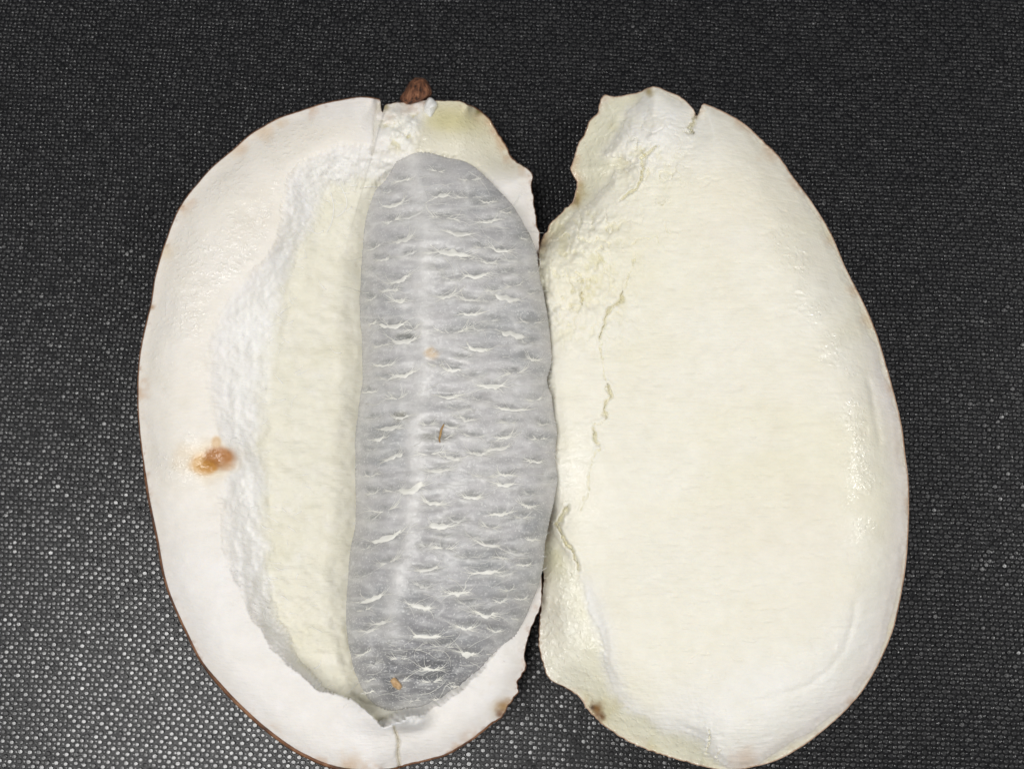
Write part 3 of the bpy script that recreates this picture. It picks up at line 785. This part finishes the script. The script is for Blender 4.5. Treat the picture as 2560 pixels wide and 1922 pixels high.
# ---- fibre tufts, each one its own part
rnd = random.Random(4)
def strand_line(x0, y0, ang, length, curl, n):
    xs, ys = [x0], [y0]; a = ang
    for k in range(n - 1):
        a += curl / n + rnd.uniform(-0.25, 0.25)
        xs.append(xs[-1] + math.cos(a) * length / n); ys.append(ys[-1] + math.sin(a) * length / n)
    return np.array(xs), np.array(ys)

def strands(zf, specs, n=9):
    """tubes lying on a surface: specs of (x, y, angle, length, curl, lift, radius)"""
    L_ = [strand_line(*q[:5], n) for q in specs]
    X, Y = np.array([l[0] for l in L_]), np.array([l[1] for l in L_])
    Z, _ = zf(X, Y)
    t_ = np.linspace(0, 1, n)
    return [tube(at(X[i], Y[i], Z[i] + 0.001 + q[5] * np.sin(t_ * math.pi * 0.8)), q[6] * (1 - 0.7 * t_), 4) for i, q in enumerate(specs)]

def tuft_core(zf, x0, y0, ln, wd, ang, bow, seed):
    """a low crescent pad, ends raised, ragged outline"""
    nu, nv = 17, 5
    u_, v_ = np.meshgrid(np.linspace(-1, 1, nu), np.linspace(-1, 1, nv), indexing='ij')
    m = np.sqrt(np.clip(1 - u_ ** 2, 0, 1)) ** 0.8 * (1 + 0.7 * noise(u_ * 40 + 9 * seed, np.sign(v_) * 30, 13, seed)) + 0.06
    ex = ln * u_; ey = wd * v_ * m - bow * u_ ** 2 + 1.6 * noise(u_ * 30, v_ * 0, 9, seed + 1)
    X = x0 + ex * math.cos(ang) - ey * math.sin(ang); Y = y0 + ex * math.sin(ang) + ey * math.cos(ang)
    zz, _ = zf(X, Y)
    zz = zz - 0.004 + 0.018 * np.sqrt(np.clip(1 - v_ ** 2, 0, 1)) * np.clip(m, 0, 1) + 0.004 * noise(X, Y, 5, seed)
    f = [list(map(int, q)) for q in grid_faces(nu, nv, False)]
    return at(X, Y, zz).reshape(-1, 3), f

for k, (tx, ty) in enumerate(TUFTS):
    far = min(1.0, max(0.45, nearest(np.array([tx]), np.array([ty]), oP)[0][0] / 70.0))
    big = rnd.uniform(0.7, 1.2) * far * (1.0 if k < NMAIN else 0.7)
    ang = rnd.uniform(-0.22, 0.25) if tx > 1040 else rnd.uniform(-0.45, 0.0)
    ln = rnd.uniform(12, 36) * big; bow = rnd.choice((rnd.uniform(3, 10), rnd.uniform(-2, 4))) * big
    parts = [tuft_core(zP, tx, ty, ln, rnd.uniform(3.4, 7.0) * big, ang, bow, k + 3)]
    if rnd.random() < (0.2 if k < NMAIN else 0.6): parts = []                       # no pad, threads only
    sp = []
    for s in range(rnd.randint(16, 26)):
        sg = rnd.choice((-1, 1)); e = rnd.uniform(0.1, 0.95)
        a_ = ang if sg > 0 else ang + math.pi
        a_ += -sg * rnd.uniform(-0.15, 0.55) * (1 if rnd.random() < 0.75 else -0.5)
        sp.append((tx + sg * e * ln * math.cos(ang), ty + sg * e * ln * math.sin(ang) - bow * e * e, a_, rnd.uniform(10, 52) * big,
                            -sg * rnd.uniform(-0.4, 0.9), 0.0, rnd.uniform(0.0035, 0.0072)))
    parts += strands(zP, sp, 8)
    v, f = join(parts)
    mesh_obj('fibre_tuft', v, f, M[rnd.choice(('fibre', 'fibre', 'fibre_mid') if k < NMAIN else ('fibre_mid', 'fibre_dim'))], pulp)
# loose hairs across the pulp
sp = []
for k in range(170):
    i = rnd.randrange(NP)
    fx = rnd.uniform(0.05, 0.95); x0 = oP[i, 0] + (cc_[i, 0] - oP[i, 0]) * fx; y0 = oP[i, 1] + (cc_[i, 1] - oP[i, 1]) * fx
    sp.append((x0, y0, rnd.choice((0, math.pi)) + rnd.uniform(-0.45, 0.45), rnd.uniform(30, 90), rnd.uniform(-1.0, 1.0), 0.0, rnd.uniform(0.004, 0.0075)))
for v, f in strands(zP, sp, 12):
    mesh_obj('hair', v, f, M[rnd.choice(('fibre_dim', 'fibre_dim', 'fibre_mid'))], pulp)
# short threads that leave the outline of the pulp
zE = z[0]
for k in range(46):
    i = rnd.randrange(NP)
    o_ = oP[i] - cc_[i]; o_ = o_ / np.linalg.norm(o_)
    a_ = math.atan2(o_[1], o_[0]) + rnd.uniform(-1.0, 1.0); ln = rnd.uniform(8, 22); n_ = 6
    xs = oP[i, 0] - 3 * o_[0] + np.cumsum(np.r_[0, np.full(n_ - 1, ln / n_ * math.cos(a_))]) + rnd.uniform(-3, 3) * np.sin(np.linspace(0, 3, n_))
    ys = oP[i, 1] - 3 * o_[1] + np.cumsum(np.r_[0, np.full(n_ - 1, ln / n_ * math.sin(a_))]) + rnd.uniform(-3, 3) * np.sin(np.linspace(0, 3, n_))
    v, f = tube(at(xs, ys, zE[i] + 0.02 + 0.02 * np.linspace(0, 1, n_)), 0.006 * (1 - 0.6 * np.linspace(0, 1, n_)), 4)
    mesh_obj('hair', v, f, M['fibre_mid'], pulp)

# ------------------------------------------------------------------ fibres and hairs of the hollow half
qF = closed_curve(LF, 400); qW = closed_curve(LW, 400)
sp = []
for k in range(105):
    if k < 60:
        p = qF[rnd.randrange(20, 230)]
        if p[0] > 900 or p[1] < 430: p = (rnd.uniform(680, 780), rnd.uniform(600, 1500))
        x0, y0 = p[0] + rnd.uniform(-40, 40), p[1] + rnd.uniform(-25, 25)
    elif k < 85:
        x0, y0 = rnd.uniform(740, 930), rnd.uniform(400, 620)
    else:
        x0, y0 = rnd.uniform(560, 880), rnd.uniform(700, 1600)
        if not (700 < x0 < 880 or inside(np.array([x0]), np.array([y0]), qW)[0]): x0 = 720 + rnd.uniform(0, 120)
    sp.append((x0, y0, rnd.choice((0, math.pi)) + rnd.uniform(-0.7, 0.7), rnd.uniform(14, 46), rnd.uniform(-1.6, 1.6), rnd.uniform(0.0, 0.006), rnd.uniform(0.004, 0.009)))
for v, f in strands(zL, sp):
    mesh_obj('fibre', v, f, M['white_fibre'], left)
for pts in ([(826, 478), (836, 520), (829, 560), (815, 585)], [(830, 430), (855, 470), (870, 505), (862, 530), (838, 545)], [(800, 420), (835, 455), (855, 440), (862, 465)], [(905, 470), (930, 465), (948, 468)], [(770, 560), (790, 590), (812, 575)]):
    q = line_pts(pts, 6); q = np.c_[np.convolve(np.pad(q[:, 0], 2, 'edge'), np.ones(5) / 5, 'valid'), np.convolve(np.pad(q[:, 1], 2, 'edge'), np.ones(5) / 5, 'valid')]
    zz, _ = zL(q[None, :, 0], q[None, :, 1])
    v, f = tube(at(q[:, 0], q[:, 1], zz[0] + 0.006), 0.0075, 5)
    mesh_obj('fibre', v, f, M['white_fibre'], left)

# ---- woody stem stub on the far rim of the hollow half
so = closed_curve([(1000, 247), (1012, 226), (1022, 208), (1035, 196), (1048, 194), (1062, 198), (1074, 214), (1079, 234), (1070, 244), (1050, 256), (1030, 262), (1012, 264)], 60)
cen_ = so.mean(0); V = []; nl = 8
for k, r in enumerate(np.linspace(1, 0, nl)):
    q = cen_ + (so - cen_) * r
    h = 1.35 + 0.33 * math.sqrt(max(0, 1 - r ** 2.5))
    ridg = 0.05 * noise(q[:, 0] + 0.3 * q[:, 1], q[:, 1] * 0.25, 7, 5) * (1 if r < 1 else 0)
    V.append(at(q[:, 0], q[:, 1], h + ridg))
low = V[0].copy(); low[:, 2] = 1.0; low[:, :2] = low[:, :2].mean(0) + (low[:, :2] - low[:, :2].mean(0)) * 0.8
V = np.concatenate([[low], V]).reshape(-1, 3)
mesh_obj('stem_stub', V, grid_faces(nl + 1, 60, True), M['stem'], left)

# ------------------------------------------------------------------ small loose bits
def lump(name, px, py, rx, ry, z0, hgt_, mat_, label, cat, seed, ang=0.0, power=2.0):
    na, nr = 28, 9; V = []
    for r in np.linspace(1, 0, nr):
        b = np.arange(na) * 2 * math.pi / na
        m = 1 + 0.28 * noise(np.cos(b) * 20 + 50, np.sin(b) * 20 + 50, 11, seed)
        ex, ey = np.cos(b) * rx * r * m, np.sin(b) * ry * r * m
        X = px + ex * math.cos(ang) - ey * math.sin(ang); Y = py + ex * math.sin(ang) + ey * math.cos(ang)
        V.append(at(X, Y, z0 + hgt_ * math.sqrt(max(0, 1 - r ** power)) + 0.22 * hgt_ * noise(X, Y, rx * 0.45, seed + 2) * (r < 1)))
    low = V[0].copy(); low[:, 2] -= 0.06
    V = np.concatenate([[low], V]).reshape(-1, 3)
    o = mesh_obj(name, V, grid_faces(nr + 1, na, True), mat_)
    o['label'] = label; o['category'] = cat
    return o
zc = zL(np.array([[1074.0]]), np.array([[268.0]]))[0][0, 0]
lump('pith_crumb', 1074, 268, 16, 24, zc, 0.14, M['pith'], 'small round white crumb of pith just below the brown stem', 'crumb', 3, 0.1)
zc = zP(np.array([[988.0]]), np.array([[1707.0]]))[0][0, 0]
lump('brown_flake', 988, 1707, 11, 19, zc - 0.02, 0.07, M['brown_bit'], 'tan brown flake lying on the lower end of the grey pulp', 'flake', 8, -0.6)
q = line_pts([(1110, 1060), (1103, 1074), (1101, 1086), (1098, 1098), (1100, 1106)], 4)
zz, _ = zP(q[None, :, 0], q[None, :, 1])
v, f = tube(at(q[:, 0], q[:, 1], zz[0] + 0.015), 0.006 + 0.012 * np.sin(np.linspace(0.2, 3.0, len(q))), 6)
o = mesh_obj('brown_thread', v, f, M['amber'])
o['label'] = 'short amber brown thread in the middle of the grey pulp'; o['category'] = 'thread'
